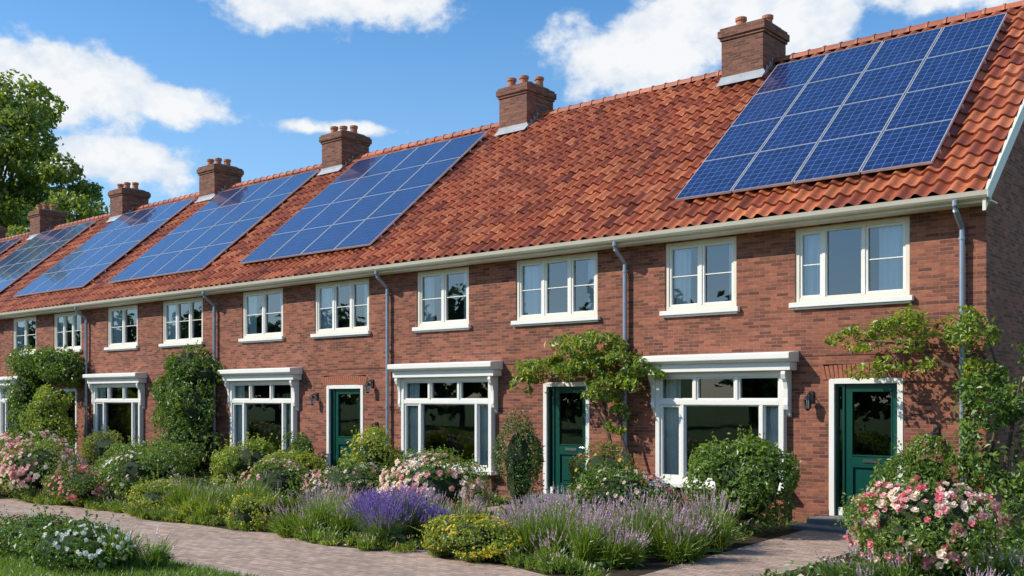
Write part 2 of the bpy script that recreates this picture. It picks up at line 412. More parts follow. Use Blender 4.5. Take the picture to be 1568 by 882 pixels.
def house(i,h):
    xl,xr,pipe,ups,dr,bay,pots,chx=h
    E=empty('brick_house',((xl+xr)/2,0,0))
    w=MB(); ops=[(a,e,WB,WT) for a,e,_ in ups]+[(dr[0],dr[1],0.16,2.42),(bay[0]+.02,bay[1]-.02,.56,2.5)]
    wall_front(w,xl,xr,ops,ZT)
    Hg=5.088+.40*.839
    w.quad((xr,9.8,0),(xl,9.8,0),(xl,9.8,ZT+.2),(xr,9.8,ZT+.2),BRICK)
    def gable(x,flip):
        pts=[(x,0,0),(x,9.8,0),(x,9.8,Hg),(x,4.9,RZ-.03),(x,0,Hg)]
        w.add(pts,[(0,1,2,3,4)] if not flip else [(4,3,2,1,0)],BRICK)
    if i==0: gable(xr,False)
    if i==len(HS)-1: gable(xl,True)
    for a,e in ((xl,bay[0]-.22),(bay[1]+.26,xr)):
        w.box(a+.002,e-.002,-.014,.0,2.80,2.862,BRICK)
    for a,e in ((xl,bay[0]-.003),(bay[1]+.003,dr[0]-.003),(dr[1]+.003,xr)):
        w.box(a,e,-.018,0,0,.26,BRICK)
    bb=MB(); br=w; g=MB(); c=MB()
    for a,e,k in ups: upper_window(bb,g,c,a,e,WB,WT,k)
    bay_window(bb,g,c,bay[0],bay[1],br)
    w.build('walls',E)
    bb.build('window_frames',E,bevel=.005); g.build('window_glass',E); c.build('curtains',E,smooth=True)
    d=MB(); dg=MB(); door(d,dg,dr[0],dr[1]); d.build('front_door',E,bevel=.004); dg.build('door_glass',E)
    s=MB(); soldier(s,dr[0],dr[1],2.43); s.build('door_lintel',E)
    st=MB(); st.box(dr[0]-.15,dr[1]+.15,-.55,-.02,0,.15,STONE); st.box(dr[0]+.001,dr[1]-.001,-.018,.16,0.02,.165,STONE); st.box(dr[0]-.3,dr[1]+.25,-.95,-.552,0,.07,STONE); st.build('door_step',E,bevel=.01)
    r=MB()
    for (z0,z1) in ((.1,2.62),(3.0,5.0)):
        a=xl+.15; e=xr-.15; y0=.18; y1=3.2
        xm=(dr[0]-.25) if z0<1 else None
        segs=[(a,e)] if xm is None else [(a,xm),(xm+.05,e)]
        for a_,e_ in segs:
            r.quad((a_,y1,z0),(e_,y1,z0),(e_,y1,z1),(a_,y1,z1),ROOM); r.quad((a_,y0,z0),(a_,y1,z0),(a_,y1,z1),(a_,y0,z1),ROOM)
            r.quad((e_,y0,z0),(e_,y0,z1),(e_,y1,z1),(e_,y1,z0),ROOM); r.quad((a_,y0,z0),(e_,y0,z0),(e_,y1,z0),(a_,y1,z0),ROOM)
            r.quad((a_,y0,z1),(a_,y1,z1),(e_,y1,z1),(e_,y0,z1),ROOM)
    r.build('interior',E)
    i0=round(xl/TW); i1=round(xr/TW) if i else -17
    if i==len(HS)-1: i0-=1
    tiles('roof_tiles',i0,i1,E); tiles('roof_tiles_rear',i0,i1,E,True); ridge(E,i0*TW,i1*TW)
    X0=xl if i<len(HS)-1 else xl-.15; X1=xr if i else xr+.16
    t=MB()
    t.prism_x([(-.36,5.01),(-.42,5.005),(-.46,5.02),(-.485,5.05),(-.50,5.09),(-.51,5.115),(-.49,5.117),(-.48,5.10),(-.46,5.06),(-.43,5.035),(-.36,5.03)],X0,X1,CREAM)
    t.box(X0,X1,-.357,-.325,4.965,5.12,CREAM); t.box(X0,X1,-.323,-.002,4.975,4.995,CREAM)
    if i==0:
        t.box(X1-.004,X1+.004,-.505,-.36,5.01,5.11,CREAM)
        for sgn in (1,-1):
            yy=lambda y:y if sgn>0 else 9.8-y
            v=[]
            for x in (-4.418,-4.37):
                for (y,n) in ((-.42,.01),(4.9,.01),(4.9,-.24),(-.42,-.24)):
                    v.append((x,yy(y),5.088+(y+.4)*.839+n))
            t.add(v,[(0,1,2,3),(7,6,5,4),(0,4,5,1),(1,5,6,2),(2,6,7,3),(3,7,4,0)],CREAM)
    t.build('gutter',E)
    p=MB(); x=pipe
    p.tube([(x,-.43,5.02),(x,-.43,4.95),(x,-.40,4.88),(x,-.12,4.68),(x,-.085,4.62),(x,-.085,0.03)],.042,ZINC,12)
    for z in (4.5,3.2,1.9,.6): p.tube([(x,-.085,z-.02),(x,-.085,z+.02)],.052,ZINC,12); p.box(x-.02,x+.02,-.05,0,z-.012,z+.012,ZINC)
    p.build('downpipe',E,smooth=False)
    chimney(E,chx,pots,*( (10.42,.51) if i==0 else ()))
    return E
for i,h in enumerate(HS): house(i,h)

# ------------------------------------------------------------------ solar arrays
def array(x0,x1,s0=.93,s1=6.30,nc=4,nr=4,gapx=.035):
    loc=Vector(roofpt((x0+x1)/2,(s0+s1)/2,.17))
    me=MB()
    W=(x1-x0)/nc; H=(s1-s0)/nr; fr=.012; n0=.145; n1=.19
    def rb(p,q,u,v,a,b,mat):
        vs=[roofpt(p,u,a),roofpt(q,u,a),roofpt(q,v,a),roofpt(p,v,a),roofpt(p,u,b),roofpt(q,u,b),roofpt(q,v,b),roofpt(p,v,b)]
        me.add(vs,[(0,3,2,1),(4,5,6,7),(0,1,5,4),(1,2,6,5),(2,3,7,6),(3,0,4,7)],mat)
    for c in range(nc):
        for r in range(nr):
            a=x0+c*W+gapx/2; e=x0+(c+1)*W-gapx/2; s=s0+r*H+.005; t=s0+(r+1)*H-.005
            for (p,q,u,v) in ((a,a+fr,s,t),(e-fr,e,s,t),(a+fr,e-fr,s,s+fr*.7),(a+fr,e-fr,t-fr*.7,t)): rb(p,q,u,v,n0,n1,PVF)
            tl=random.uniform(-.004,.004); f7=fr*.7
            me.add([roofpt(a+fr,s+f7,n1-.006+tl),roofpt(e-fr,s+f7,n1-.006),roofpt(e-fr,t-f7,n1-.006-tl),roofpt(a+fr,t-f7,n1-.006)],[(0,1,2,3)],PV)
            me.add([roofpt(a+.002,s+.002,n0+.004),roofpt(e-.002,s+.002,n0+.004),roofpt(e-.002,t-.002,n0+.004),roofpt(a+.002,t-.002,n0+.004)],[(3,2,1,0)],BLACK)
    for r in (.3,.7,1.4,2.6,3.3,3.7): 
        s=s0+r*H; rb(x0,x1,s,s+.04,.08,.143,PVF)
    o=me.build('solar_panel_array',None,loc=tuple(loc))
    m=o.data; uv=m.uv_layers.new(name='UVMap')
    pvi=me.mats.index(PV)
    for p in m.polygons:
        if p.material_index==pvi:
            ww=W-gapx-2*fr; hh=H-.016-2*fr
            cu=round(ww/.16)*.16; cv=round(hh/.16)*.16
            for li,(a,b) in zip(p.loop_indices,((0,0),(cu,0),(cu,cv),(0,cv))):
                uv.data[li].uv=(a+.16*(p.index%37),b+.16*(p.index%11))
array(-9.95,-5.30,.85,6.35)
array(-23.65,-18.35,.85,6.35)
array(-30.75,-25.45,.85,6.35)
array(-37.5,-32.4,.85,6.35)
array(-44.6,-39.6,.85,6.35)
array(-51.0,-46.2,.85,6.35)

# ------------------------------------------------------------------ lamps
def wall_lamp(x,z):
    b=MB()
    b.box(x-.04,x+.04,-.03,-.001,z-.09,z+.09,BLACK)
    b.tube([(x,-.03,z+.02),(x,-.10,z+.06),(x,-.16,z+.03),(x,-.16,z-.01)],.01,BLACK,6)
    b.tube([(x,-.16,z+.02),(x,-.16,z-.0),(x,-.16,z-.05)],[.012,.06,.075],BLACK,8)
    b.tube([(x,-.16,z-.052),(x,-.16,z-.2)],[.062,.045],LAMPG,8)
    b.tube([(x,-.16,z-.2),(x,-.16,z-.235)],[.05,.02],BLACK,8)
    for k in range(4):
        t=k*math.pi/2+.4; b.tube([(x+.064*math.cos(t),-.16+.064*math.sin(t),z-.05),(x+.047*math.cos(t),-.16+.047*math.sin(t),z-.2)],.006,BLACK,4)
    b.build('wall_lamp',None,loc=(x,0,z))
for x,z in ((-7.22,2.12),(-5.2,1.55),(-18.1,2.45),(-20.15,2.15),(-17.95,1.45)): wall_lamp(x,z)

# ------------------------------------------------------------------ ground
def groundmat(name,a,b,scale,bump=.5):
    m,nt,out=newmat(name); p=N(nt,'ShaderNodeBsdfPrincipled'); p.inputs['Roughness'].default_value=.95; p.inputs['Specular IOR Level'].default_value=.15
    tc=N(nt,'ShaderNodeTexCoord'); n1=noise(nt,tc.outputs['Object'],scale,5,.7); n2=noise(nt,tc.outputs['Object'],.15,3)
    f=math_(nt,'ADD',math_(nt,'MULTIPLY',n1,.7),math_(nt,'MULTIPLY',n2,.3))
    L(nt,ramp(nt,f,[(.35,a),(.65,b)]),p.inputs['Base Color'])
    bp=N(nt,'ShaderNodeBump'); bp.inputs['Strength'].default_value=bump; bp.inputs['Distance'].default_value=.04; L(nt,n1,bp.inputs['Height']); L(nt,bp.outputs[0],p.inputs['Normal'])
    L(nt,p.outputs[0],out.inputs[0]); return m
LAWN=groundmat('lawn',(.045,.09,.016),(.10,.17,.03),12)
SOIL=groundmat('soil',(.03,.02,.013),(.075,.052,.034),10)
PATH=brickmat('path_pavers',(.50,.36,.28),(.34,.245,.195),(.22,.175,.14),bw=.2,rh=.1,ms=.005,ground=True,dirt=.6)
EDGE=plain('kerb_stone',(.38,.32,.27),.85,var=.2,scale=4,bump=.3)
def sheet(name,pts,z,mat):
    b=MB(); b.add([(x,y,z) for x,y in pts],[tuple(range(len(pts)))],mat); return b.build(name)
sheet('ground',[(-700,-700),(700,-700),(700,700),(-700,700)],0,LAWN)
sheet('garden_path',[(-70,-9.1),(8,-9.1),(8,-6.3),(-70,-6.3)],.004,PATH)
def bededge(x):
    y=-6.75+.12*math.sin(x*1.3)+.08*math.sin(x*2.9+1)
    y+=.9*math.exp(-((x+9.85)/.33)**2)
    return y
bed=[(-60,-.02)]+[(x,bededge(x)) for x in np.arange(-60,4.01,.15)]+[(4,-.02)]
sheet('flower_bed',bed,.008,SOIL)
sheet('door_path',[(-6.55,-6.8),(-5.35,-6.8),(-5.5,-.5),(-6.95,-.5)],.012,PATH)
sheet('door_path',[(-13.0,-3.0),(-11.8,-3.0),(-11.75,-.5),(-13.0,-.5)],.012,PATH)
kb=MB(); x=-60
while x<6:
    kb.box(x+.005,x+.995,-9.2,-9.105,-.05,.035,EDGE); x+=1.0
kb.build('path_kerb',bevel=.008)

# ------------------------------------------------------------------ vegetation
G_mid=leafmat('leaf_mid',(.035,.085,.012),(.16,.27,.035),.35)
G_dark=leafmat('leaf_dark',(.020,.055,.012),(.10,.18,.035),.3)
G_lime=leafmat('leaf_lime',(.16,.22,.018),(.46,.52,.04),.4)
G_fresh=leafmat('leaf_fresh',(.07,.14,.014),(.27,.39,.04),.42)
G_olive=leafmat('leaf_olive',(.12,.15,.02),(.34,.36,.05),.42)
G_grey=leafmat('leaf_grey',(.075,.12,.035),(.22,.29,.09),.35)
G_tree=leafmat('leaf_tree',(.075,.13,.012),(.29,.37,.04),.45)
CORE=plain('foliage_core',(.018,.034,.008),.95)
F_pink=leafmat('petal_pink',(.75,.20,.24),(.88,.55,.52),.3,.6)
F_hot=leafmat('petal_hot',(.75,.07,.15),(.88,.28,.33),.3,.6)
F_pale=leafmat('petal_pale',(.85,.55,.46),(.90,.84,.70),.3,.6)
F_white=leafmat('petal_white',(.76,.76,.66),(.88,.88,.82),.3,.6)
F_yel=leafmat('petal_yellow',(.75,.50,.02),(.88,.72,.06),.3,.6)
F_lav=leafmat('petal_lavender',(.38,.22,.36),(.66,.46,.56),.35,.7)
F_pur=leafmat('petal_purple',(.13,.075,.36),(.30,.19,.56),.3,.7)
def unit(a): return a/np.maximum(np.linalg.norm(a,axis=1,keepdims=True),1e-6)
def leaves(b,P,Nn,size,mat,rng,aspect=.55):
    n=len(P); t=unit(np.cross(Nn,rng.normal(size=(n,3)))); bt=np.cross(Nn,t)
    s=(size*rng.uniform(.6,1.3,(n,1)))
    t=t+np.array([0,0,-.15])
    V=np.empty((n,4,3)); V[:,0]=P-t*s*.5; V[:,2]=P+t*s*.5-Nn*s*.12; V[:,1]=P+bt*s*aspect*.5+Nn*s*.12; V[:,3]=P-bt*s*aspect*.5+Nn*s*.12
    V=V.reshape(-1,3); V[:,2]=np.maximum(V[:,2],.015)
    b.arr(V,np.arange(n*4).reshape(-1,4),mat)
def lumppts(c,R,n,rng,K=16,sub=.40,zmin=-.75,loose=.12):
    c=np.array(c); R=np.array(R)
    d=unit(rng.normal(size=(K*3,3))); d=d[d[:,2]>zmin][:K]; K=len(d)
    cc=c+d*R*(rng.uniform(.58,.82,(K,1))); rr=rng.uniform(.7,1.25,(K,1))*sub
    ix=rng.integers(0,K,n); e=unit(rng.normal(size=(n,3)))
    fl=(np.sum(e*d[ix],1)<-.2); e[fl]*=-1
    rad=rng.uniform(.55,1.0,(n,1))**.5+rng.exponential(loose,(n,1))*.6
    P=cc[ix]+e*rad*rr[ix]*R
    Nn=unit(e*.8+rng.normal(size=(n,3))*.55+np.array([0,0,.35]))
    return P,Nn,e
def blob(b,c,R,mat,rng,seg=10,ring=7):
    V=[];F=[]
    for i in range(ring+1):
        ph=math.pi*i/ring
        for j in range(seg):
            th=2*math.pi*j/seg; k=rng.uniform(.82,1.1)
            V.append((c[0]+R[0]*math.sin(ph)*math.cos(th)*k,c[1]+R[1]*math.sin(ph)*math.sin(th)*k,max(.012,c[2]+R[2]*math.cos(ph)*k)))
    for i in range(ring):
        for j in range(seg): F.append((i*seg+j,i*seg+(j+1)%seg,(i+1)*seg+(j+1)%seg,(i+1)*seg+j))
    b.arr(np.array(V),np.array(F),mat)
def roses(b,P,Dn,r,mats,rng):
    n=len(P); a=unit(np.cross(Dn,rng.normal(size=(n,3)))); c=np.cross(Dn,a)
    s=r*rng.uniform(.7,1.25,(n,1)); which=rng.integers(0,len(mats),n)
    Vs=[[] for _ in mats]
    for ring,(k,ro,hi) in enumerate(((5,1.0,.15),(4,.62,.45))):
        for j in range(k):
            t=2*math.pi*j/k+ring*.6; t2=t+2*math.pi/k*.55; t0=t-2*math.pi/k*.55
            f=lambda tt,rr,hh:P+(a*math.cos(tt)+c*math.sin(tt))*s*rr+Dn*s*hh
            V=np.stack([P+Dn*s*.05,f(t0,ro*.8,hi),f(t,ro,hi+.25),f(t2,ro*.8,hi)],1)
            for m in range(len(mats)):
                Vs[m].append(V[which==m].reshape(-1,3))
    for m,mt in enumerate(mats):
        V=np.concatenate(Vs[m]); 
        if len(V): b.arr(V,np.arange(len(V)).reshape(-1,4),mt)
def blades(b,P,D,ln,w,mat,rng,droop=.35):
    n=len(P); side=unit(np.cross(D,rng.normal(size=(n,3))))*w; l=ln*rng.uniform(.6,1.15,(n,1))
    M=P+D*l*.55; out=D*np.array([1,1,0]); T=P+D*l+out*l*.35*droop*2-np.array([0,0,1])*l*droop*.25
    V=np.stack([P-side,P+side,M+side*.8,M-side*.8,T+side*.12,T-side*.12],1).reshape(-1,3)
    V[:,2]=np.maximum(V[:,2],.012)
    i=np.arange(n)[:,None]*6
    F=np.concatenate([i+np.array([[0,1,2,3]]),i+np.array([[3,2,4,5]])]); b.arr(V,F,mat)
def shrub(name,x,y,rx,ry,h,mat,n=3500,ls=.07,K=22,sub=.38,fl=None,seed=1,asp=.55,mat2=None,z0=0):
    rng=np.random.default_rng(seed+int(abs(x*100)))
    bb=MB(); c=(x,y,z0+h*.5); R=(rx,ry,h*.5)
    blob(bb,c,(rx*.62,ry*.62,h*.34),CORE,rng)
    P,Nn,e=lumppts(c,R,n,rng,K,sub)
    if mat2:
        k=rng.random(n)<.3; leaves(bb,P[~k],Nn[~k],ls,mat,rng,asp); leaves(bb,P[k],Nn[k],ls*.9,mat2,rng,asp)
    else: leaves(bb,P,Nn,ls,mat,rng,asp)
    for _ in range(4):
        a=rng.uniform(0,6.28); bb.tube([(x+.04*math.cos(a),y+.04*math.sin(a),0),(x+rx*.5*math.cos(a),y+ry*.5*math.sin(a),h*.6)],[.018,.008],BARK,5)
    m=max(14,int(n*.006)); d=unit(rng.normal(size=(m,3))+np.array([0,-.2,.6])); T0=np.array(c)+d*R*.8
    sl=.16+.1*rng.random((m,1)); dd=unit(d+np.array([0,0,.8])); blades(bb,T0,dd,sl*1.6,.004,mat,rng,.2)
    for q in range(6):
        leaves(bb,T0+dd*sl*(.4+q*.2)+rng.normal(size=(m,3))*.015,unit(rng.normal(size=(m,3))+np.array([0,0,.6])),ls*.85,mat,rng,asp)
    if fl:
        mats,cnt,sz=fl
        P,Nn,e=lumppts(c,R,cnt*3,rng,K,sub)
        P=c+unit((P-np.array(c))/np.array(R))*np.array(R)*rng.uniform(.92,1.08,(len(P),1))
        k=(P[:,2]>z0+h*.2); P=P[k][:cnt]; D=unit(unit((P-np.array(c))/np.array(R))+rng.normal(size=P.shape)*.3+np.array([0,-.1,.25]))
        roses(bb,P,D,sz,mats,rng)
    return bb.build(name,None,loc=(x,y,0))
def mound(name,regs,h,fmat,nb,ns,seed=1,green=G_grey,spike=.09,w=.005,sw=.011,green2=None):
    rng=np.random.default_rng(seed); b=MB(); x0,y0=regs[0][:2]
    tot=sum(r[2]*r[3] for r in regs)
    for (x,y,rx,ry) in regs:
        sh=rx*ry/tot
        ntuft=max(6,int(rx*ry*22)); tc=np.sqrt(rng.random((ntuft,1)))*.92; ta=rng.random((ntuft,1))*6.283
        tx=np.concatenate([np.cos(ta)*tc*rx,np.sin(ta)*tc*ry],1); th=h*(1-.45*tc[:,0]**2)*rng.uniform(.78,1.12,ntuft)
        def gen(n):
            i=rng.integers(0,ntuft,n); base=np.zeros((n,3)); base[:,:2]=np.array([x,y])+tx[i]+rng.normal(size=(n,2))*.05
            out=tx[i]/np.array([rx,ry])*.35+rng.normal(size=(n,2))*.28
            D=unit(np.concatenate([out,np.ones((n,1))],1)); return base,D,th[i][:,None]
        nn_=int(nb*sh)
        P,D,hh=gen(nn_//2); up=rng.uniform(0,.45,(len(P),1))*hh; blades(b,P+D*up,D,hh*.62,w,green,rng,.3)
        P,D,hh=gen(nn_//2); up=rng.uniform(0,.3,(len(P),1))*hh; blades(b,P+D*up,unit(D+rng.normal(size=D.shape)*.3),hh*.5,w*1.3,green2 or G_mid,rng,.5)
        P,D,hh=gen(nn_//4); q=P+D*hh*rng.uniform(.1,.6,(len(P),1))+rng.normal(size=P.shape)*.04; leaves(b,q,unit(rng.normal(size=P.shape)+np.array([0,-.3,.8])),.07,green2 or G_mid,rng,.4)
        P,D,hh=gen(int(ns*sh)); l=hh*rng.uniform(.72,1.12,(len(P),1)); T=P+D*l
        blades(b,P+D*l*.45,D,l*.58,w*.5,green,rng,0)
        for k in range(6):
            n=len(P); q=T+D*(spike*(k/5-.3)); nn=unit(np.cross(D,rng.normal(size=(n,3)))); bt=np.cross(D,nn); ww=sw*(1.15-.13*k)
            V=np.stack([q-D*spike*.13,q+bt*ww,q+D*spike*.15+nn*.004,q-bt*ww],1).reshape(-1,3); b.arr(V,np.arange(len(V)).reshape(-1,4),fmat)
    return b.build(name,None,loc=(x0,y0,0))

# front bed plants
shrub('rose_bush',-4.05,-4.0,.85,.78,1.12,G_fresh,4500,.055,fl=([F_hot,F_pink,F_pink,F_pale,F_pale],340,.05),seed=2)
mound('flowering_groundcover',[(-3.1,-3.9,.8,.7),(-3.9,-5.0,.9,.5)],.42,F_lav,3000,250,5,green=G_fresh)
mound('lavender_bush',[(-7.95,-5.85,1.05,.72),(-7.5,-4.6,.95,1.0),(-8.7,-4.7,1.1,.95),(-6.95,-3.7,.6,.7)],.76,F_lav,17000,1900,7,green=G_fresh,green2=G_fresh,w=.006)
mound('lavender_bush',[(-10.75,-6.2,.74,.58)],.76,F_pur,4600,1900,8,green=G_grey)
mound('lavender_bush',[(-12.5,-6.1,.9,.7),(-13.6,-5.3,.9,.9),(-11.9,-5.0,.9,.8),(-11.2,-4.9,.9,.6)],.70,F_lav,11000,750,9,green=G_fresh,green2=G_fresh)
shrub('yellow_flower_shrub',-9.0,-6.45,.78,.5,.56,G_lime,4400,.045,K=30,sub=.3,fl=([F_yel],420,.019),seed=3,mat2=G_fresh)
shrub('green_shrub',-7.42,-1.95,.84,.75,1.48,G_fresh,5200,.085,K=26,seed=4,mat2=G_mid)
shrub('conifer_shrub',-12.05,-1.85,.44,.42,1.70,G_mid,4800,.05,K=34,sub=.42,seed=5,mat2=G_dark)
shrub('rose_bush',-12.15,-3.95,.98,.8,1.15,G_fresh,4800,.055,fl=([F_pink,F_pale,F_pale],400,.054),seed=6)
shrub('yellow_shrub',-15.3,-2.5,.68,.6,1.45,G_lime,4200,.065,K=22,seed=7,mat2=G_fresh,fl=([F_yel],70,.03))
shrub('rose_bush',-10.75,-.95,.72,.5,1.25,G_olive,2600,.065,K=16,seed=8,mat2=G_fresh,fl=([F_hot,F_yel],70,.038))
shrub('green_shrub',-5.05,-.95,.70,.55,1.42,G_fresh,4200,.075,K=24,seed=9,mat2=G_mid)
mound('ornamental_grass',[(-15.6,-6.35,.85,.5),(-14.9,-5.6,.7,.6)],.70,F_lav,8000,60,12,green=G_fresh,w=.006,green2=G_lime)
shrub('yellow_flower_shrub',-16.7,-6.3,.75,.52,.62,G_lime,3000,.05,K=24,sub=.32,seed=13,mat2=G_fresh,fl=([F_yel],120,.02))
shrub('yellow_flower_shrub',-13.7,-6.5,.6,.42,.56,G_lime,2400,.045,K=20,sub=.32,seed=14,mat2=G_fresh,fl=([F_yel],70,.02))
shrub('lime_shrub',-18.6,-3.1,1.0,.8,1.2,G_lime,5200,.08,K=30,sub=.32,seed=15,mat2=G_fresh)
shrub('lime_shrub',-17.1,-3.1,.85,.6,1.05,G_lime,3500,.08,K=24,sub=.32,seed=16,mat2=G_fresh)
shrub('green_shrub',-20.1,-.7,.5,.42,1.25,G_mid,2200,.07,seed=17,mat2=G_fresh)
shrub('white_flower_shrub',-18.6,-5.7,.85,.65,1.05,G_fresh,3600,.06,seed=18,fl=([F_white,F_pale],140,.04),mat2=G_mid)
shrub('pink_flower_shrub',-19.4,-6.5,.85,.5,.75,G_mid,3200,.055,seed=19,fl=([F_pink,F_hot],160,.038),mat2=G_olive)
shrub('pink_flower_shrub',-16.1,-4.2,.8,.6,.9,G_fresh,2600,.06,seed=51,fl=([F_pale,F_pink],130,.042),mat2=G_mid)
shrub('rose_bush',-21.5,-6.3,1.05,.8,1.2,G_fresh,4200,.06,seed=20,fl=([F_pale,F_pink],400,.058))
shrub('rose_bush',-23.6,-5.6,1.1,.9,1.35,G_fresh,3500,.065,seed=21,fl=([F_pale,F_pink],320,.062))
shrub('yellow_flower_shrub',-22.6,-7.0,.7,.4,.5,G_lime,2200,.05,seed=22,fl=([F_yel],90,.025))
shrub('green_shrub',-22.0,-3.6,1.2,.9,1.05,G_fresh,3600,.08,seed=23,mat2=G_mid)
shrub('green_shrub',-26.5,-4.5,1.6,1.1,1.1,G_mid,3600,.09,seed=24,mat2=G_olive)
shrub('green_shrub',-28.6,-1.0,1.0,.6,1.15,G_olive,2600,.08,seed=25,mat2=G_mid)
shrub('green_shrub',-24.2,-1.6,.8,.7,.9,G_fresh,2200,.08,seed=26)
shrub('rose_bush',-30.0,-5.0,1.6,1.2,1.3,G_fresh,3500,.09,seed=27,fl=([F_pink,F_pale],260,.068))
shrub('green_shrub',-34.5,-3.5,2.2,1.5,1.2,G_mid,3200,.11,seed=28,mat2=G_fresh)
shrub('green_shrub',-40,-3.5,2.4,1.5,1.3,G_mid,2600,.13,seed=29,mat2=G_olive)
shrub('pink_flower_shrub',-14.2,-4.0,.95,.7,.95,G_mid,2800,.06,seed=36,fl=([F_pink,F_pale],170,.042),mat2=G_fresh)
shrub('pink_flower_shrub',-9.3,-2.6,.95,.6,.95,G_mid,2600,.07,seed=37,mat2=G_fresh,fl=([F_pink,F_pale],90,.04))
mound('green_groundcover',[(-16.6,-4.6,1.3,.9),(-10.2,-3.6,1.1,.9),(-10.6,-5.0,.7,.6),(-13.2,-3.0,.8,.6)],.5,F_pale,8000,150,31,green=G_fresh,w=.008)
mound('green_groundcover',[(-17.6,-5.6,.8,.6),(-20.2,-5.2,1.1,.9),(-25.0,-5.8,1.5,.9),(-28.5,-6.0,1.6,.8)],.5,F_pale,7000,150,32,green=G_fresh,w=.009)
mound('green_groundcover',[(-13.8,-1.2,.7,.6),(-8.7,-.9,.8,.5),(-16.2,-.9,.9,.5),(-18.2,-1.4,.6,.5),(-4.0,-2.4,.8,.6),(-2.6,-5.5,1.0,.8)],.36,F_lav,6000,60,33,green=G_fresh,w=.008)
er=random.Random(5); regs=[]; xx=-21.0
while xx<-6.9:
    if abs(xx+9.85)>.4: regs.append((xx,bededge(xx)+.17,er.uniform(.3,.45),er.uniform(.18,.28)))
    xx+=er.uniform(.4,.65)
mound('edging_plants',regs[::2],.30,F_pale,7000,160,71,green=G_fresh,green2=G_fresh,w=.006,spike=.04)
mound('edging_plants',regs[1::2],.26,F_pink,7000,160,72,green=G_mid,green2=G_lime,w=.006,spike=.04)
rng=np.random.default_rng(34); b=MB(); n=32000
P=np.stack([-1.5-rng.random(n)**1.2*32,-.25-6.35*rng.random(n),np.zeros(n)],1)
P[:,1]=np.maximum(P[:,1],np.array([bededge(v) for v in P[:,0]])+.02)
ok=~((P[:,0]>-7.05)&(P[:,0]<-5.3))&~((P[:,0]>-13)&(P[:,0]<-11.8)&(P[:,1]>-3)); P=P[ok]
hh=.5+.5*np.sin(P[:,0]*3.1+np.sin(P[:,1]*2.3)*2)*np.sin(P[:,1]*4.2+1.3); P[:,2]=.02+.2*hh*rng.random(len(P))
k=(hh+rng.random(len(P))*.6)>.75
leaves(b,P[k],unit(rng.normal(size=(k.sum(),3))*.6+np.array([0,-.2,1])),.085,G_mid,rng,.6)
leaves(b,P[~k],unit(rng.normal(size=((~k).sum(),3))*.6+np.array([0,-.2,1])),.075,G_fresh,rng,.5)
b.build('leafy_groundcover',None,loc=(-12,-4,0))

# climbers
def climber(name,base,stems,clumps,mat,n,ls,mat2=None,seed=1,core=True,K=10,sub=.45):
    rng=np.random.default_rng(seed); b=MB()
    for pts,r0,r1 in stems:
        m=len(pts); b.tube(pts,[r0+(r1-r0)*i/(m-1) for i in range(m)],BARK,6)
    tot=sum(c[3]*c[5] for c in clumps)
    for (x,y,z,rx,ry,rz) in clumps:
        k=int(n*rx*rz/tot)
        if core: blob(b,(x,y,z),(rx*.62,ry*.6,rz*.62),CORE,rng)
        P,Nn,e=lumppts((x,y,z),(rx,ry,rz),k,rng,K,sub,zmin=-1,loose=.2)
        P[:,1]=np.minimum(P[:,1],-.02)
        if mat2:
            q=rng.random(len(P))<.4; leaves(b,P[~q],Nn[~q],ls,mat,rng); leaves(b,P[q],Nn[q],ls,mat2,rng)
        else: leaves(b,P,Nn,ls,mat,rng)
    return b.build(name,None,loc=base)
climber('climbing_ivy',(-25.2,-.4,0),[([(-25.2,-.35,0),(-25.3,-.3,1.5),(-25,-.3,3)],.05,.02)],
 [(-25.2,-.4,3.05,.85,.45,.5),(-25.7,-.45,2.3,.9,.45,.7),(-24.9,-.5,1.9,.9,.5,.8),(-25.5,-.55,1.2,1.05,.5,.8),(-25.0,-.55,.6,1.1,.6,.6),(-24.5,-.4,2.75,.6,.4,.45),(-25.9,-.4,3.0,.35,.3,.3)],G_mid,12500,.105,G_fresh,41,K=16)
climber('climbing_ivy',(-34.4,-.4,0),[([(-34.6,-.35,0),(-34.5,-.3,1.5),(-34,-.3,3)],.05,.02)],
 [(-34.3,-.45,3.3,1.5,.5,.5),(-33.0,-.45,3.2,1.2,.5,.55),(-35.2,-.5,2.4,.8,.5,.9),(-35.0,-.5,1.3,.9,.6,.9),(-35.2,-.5,.6,1.0,.6,.7),(-32.3,-.4,3.0,.6,.4,.5)],G_mid,10000,.12,G_fresh,42,K=16)
climber('lime_shrub',(-31.9,-1.1,0),[([(-31.9,-1.1,0),(-31.9,-1,1.5)],.05,.02)],
 [(-31.9,-1.0,2.1,.75,.5,.55),(-32.2,-1.1,1.4,.8,.6,.7),(-31.6,-1.1,.8,.8,.6,.7)],G_lime,5000,.10,G_fresh,43,K=14)
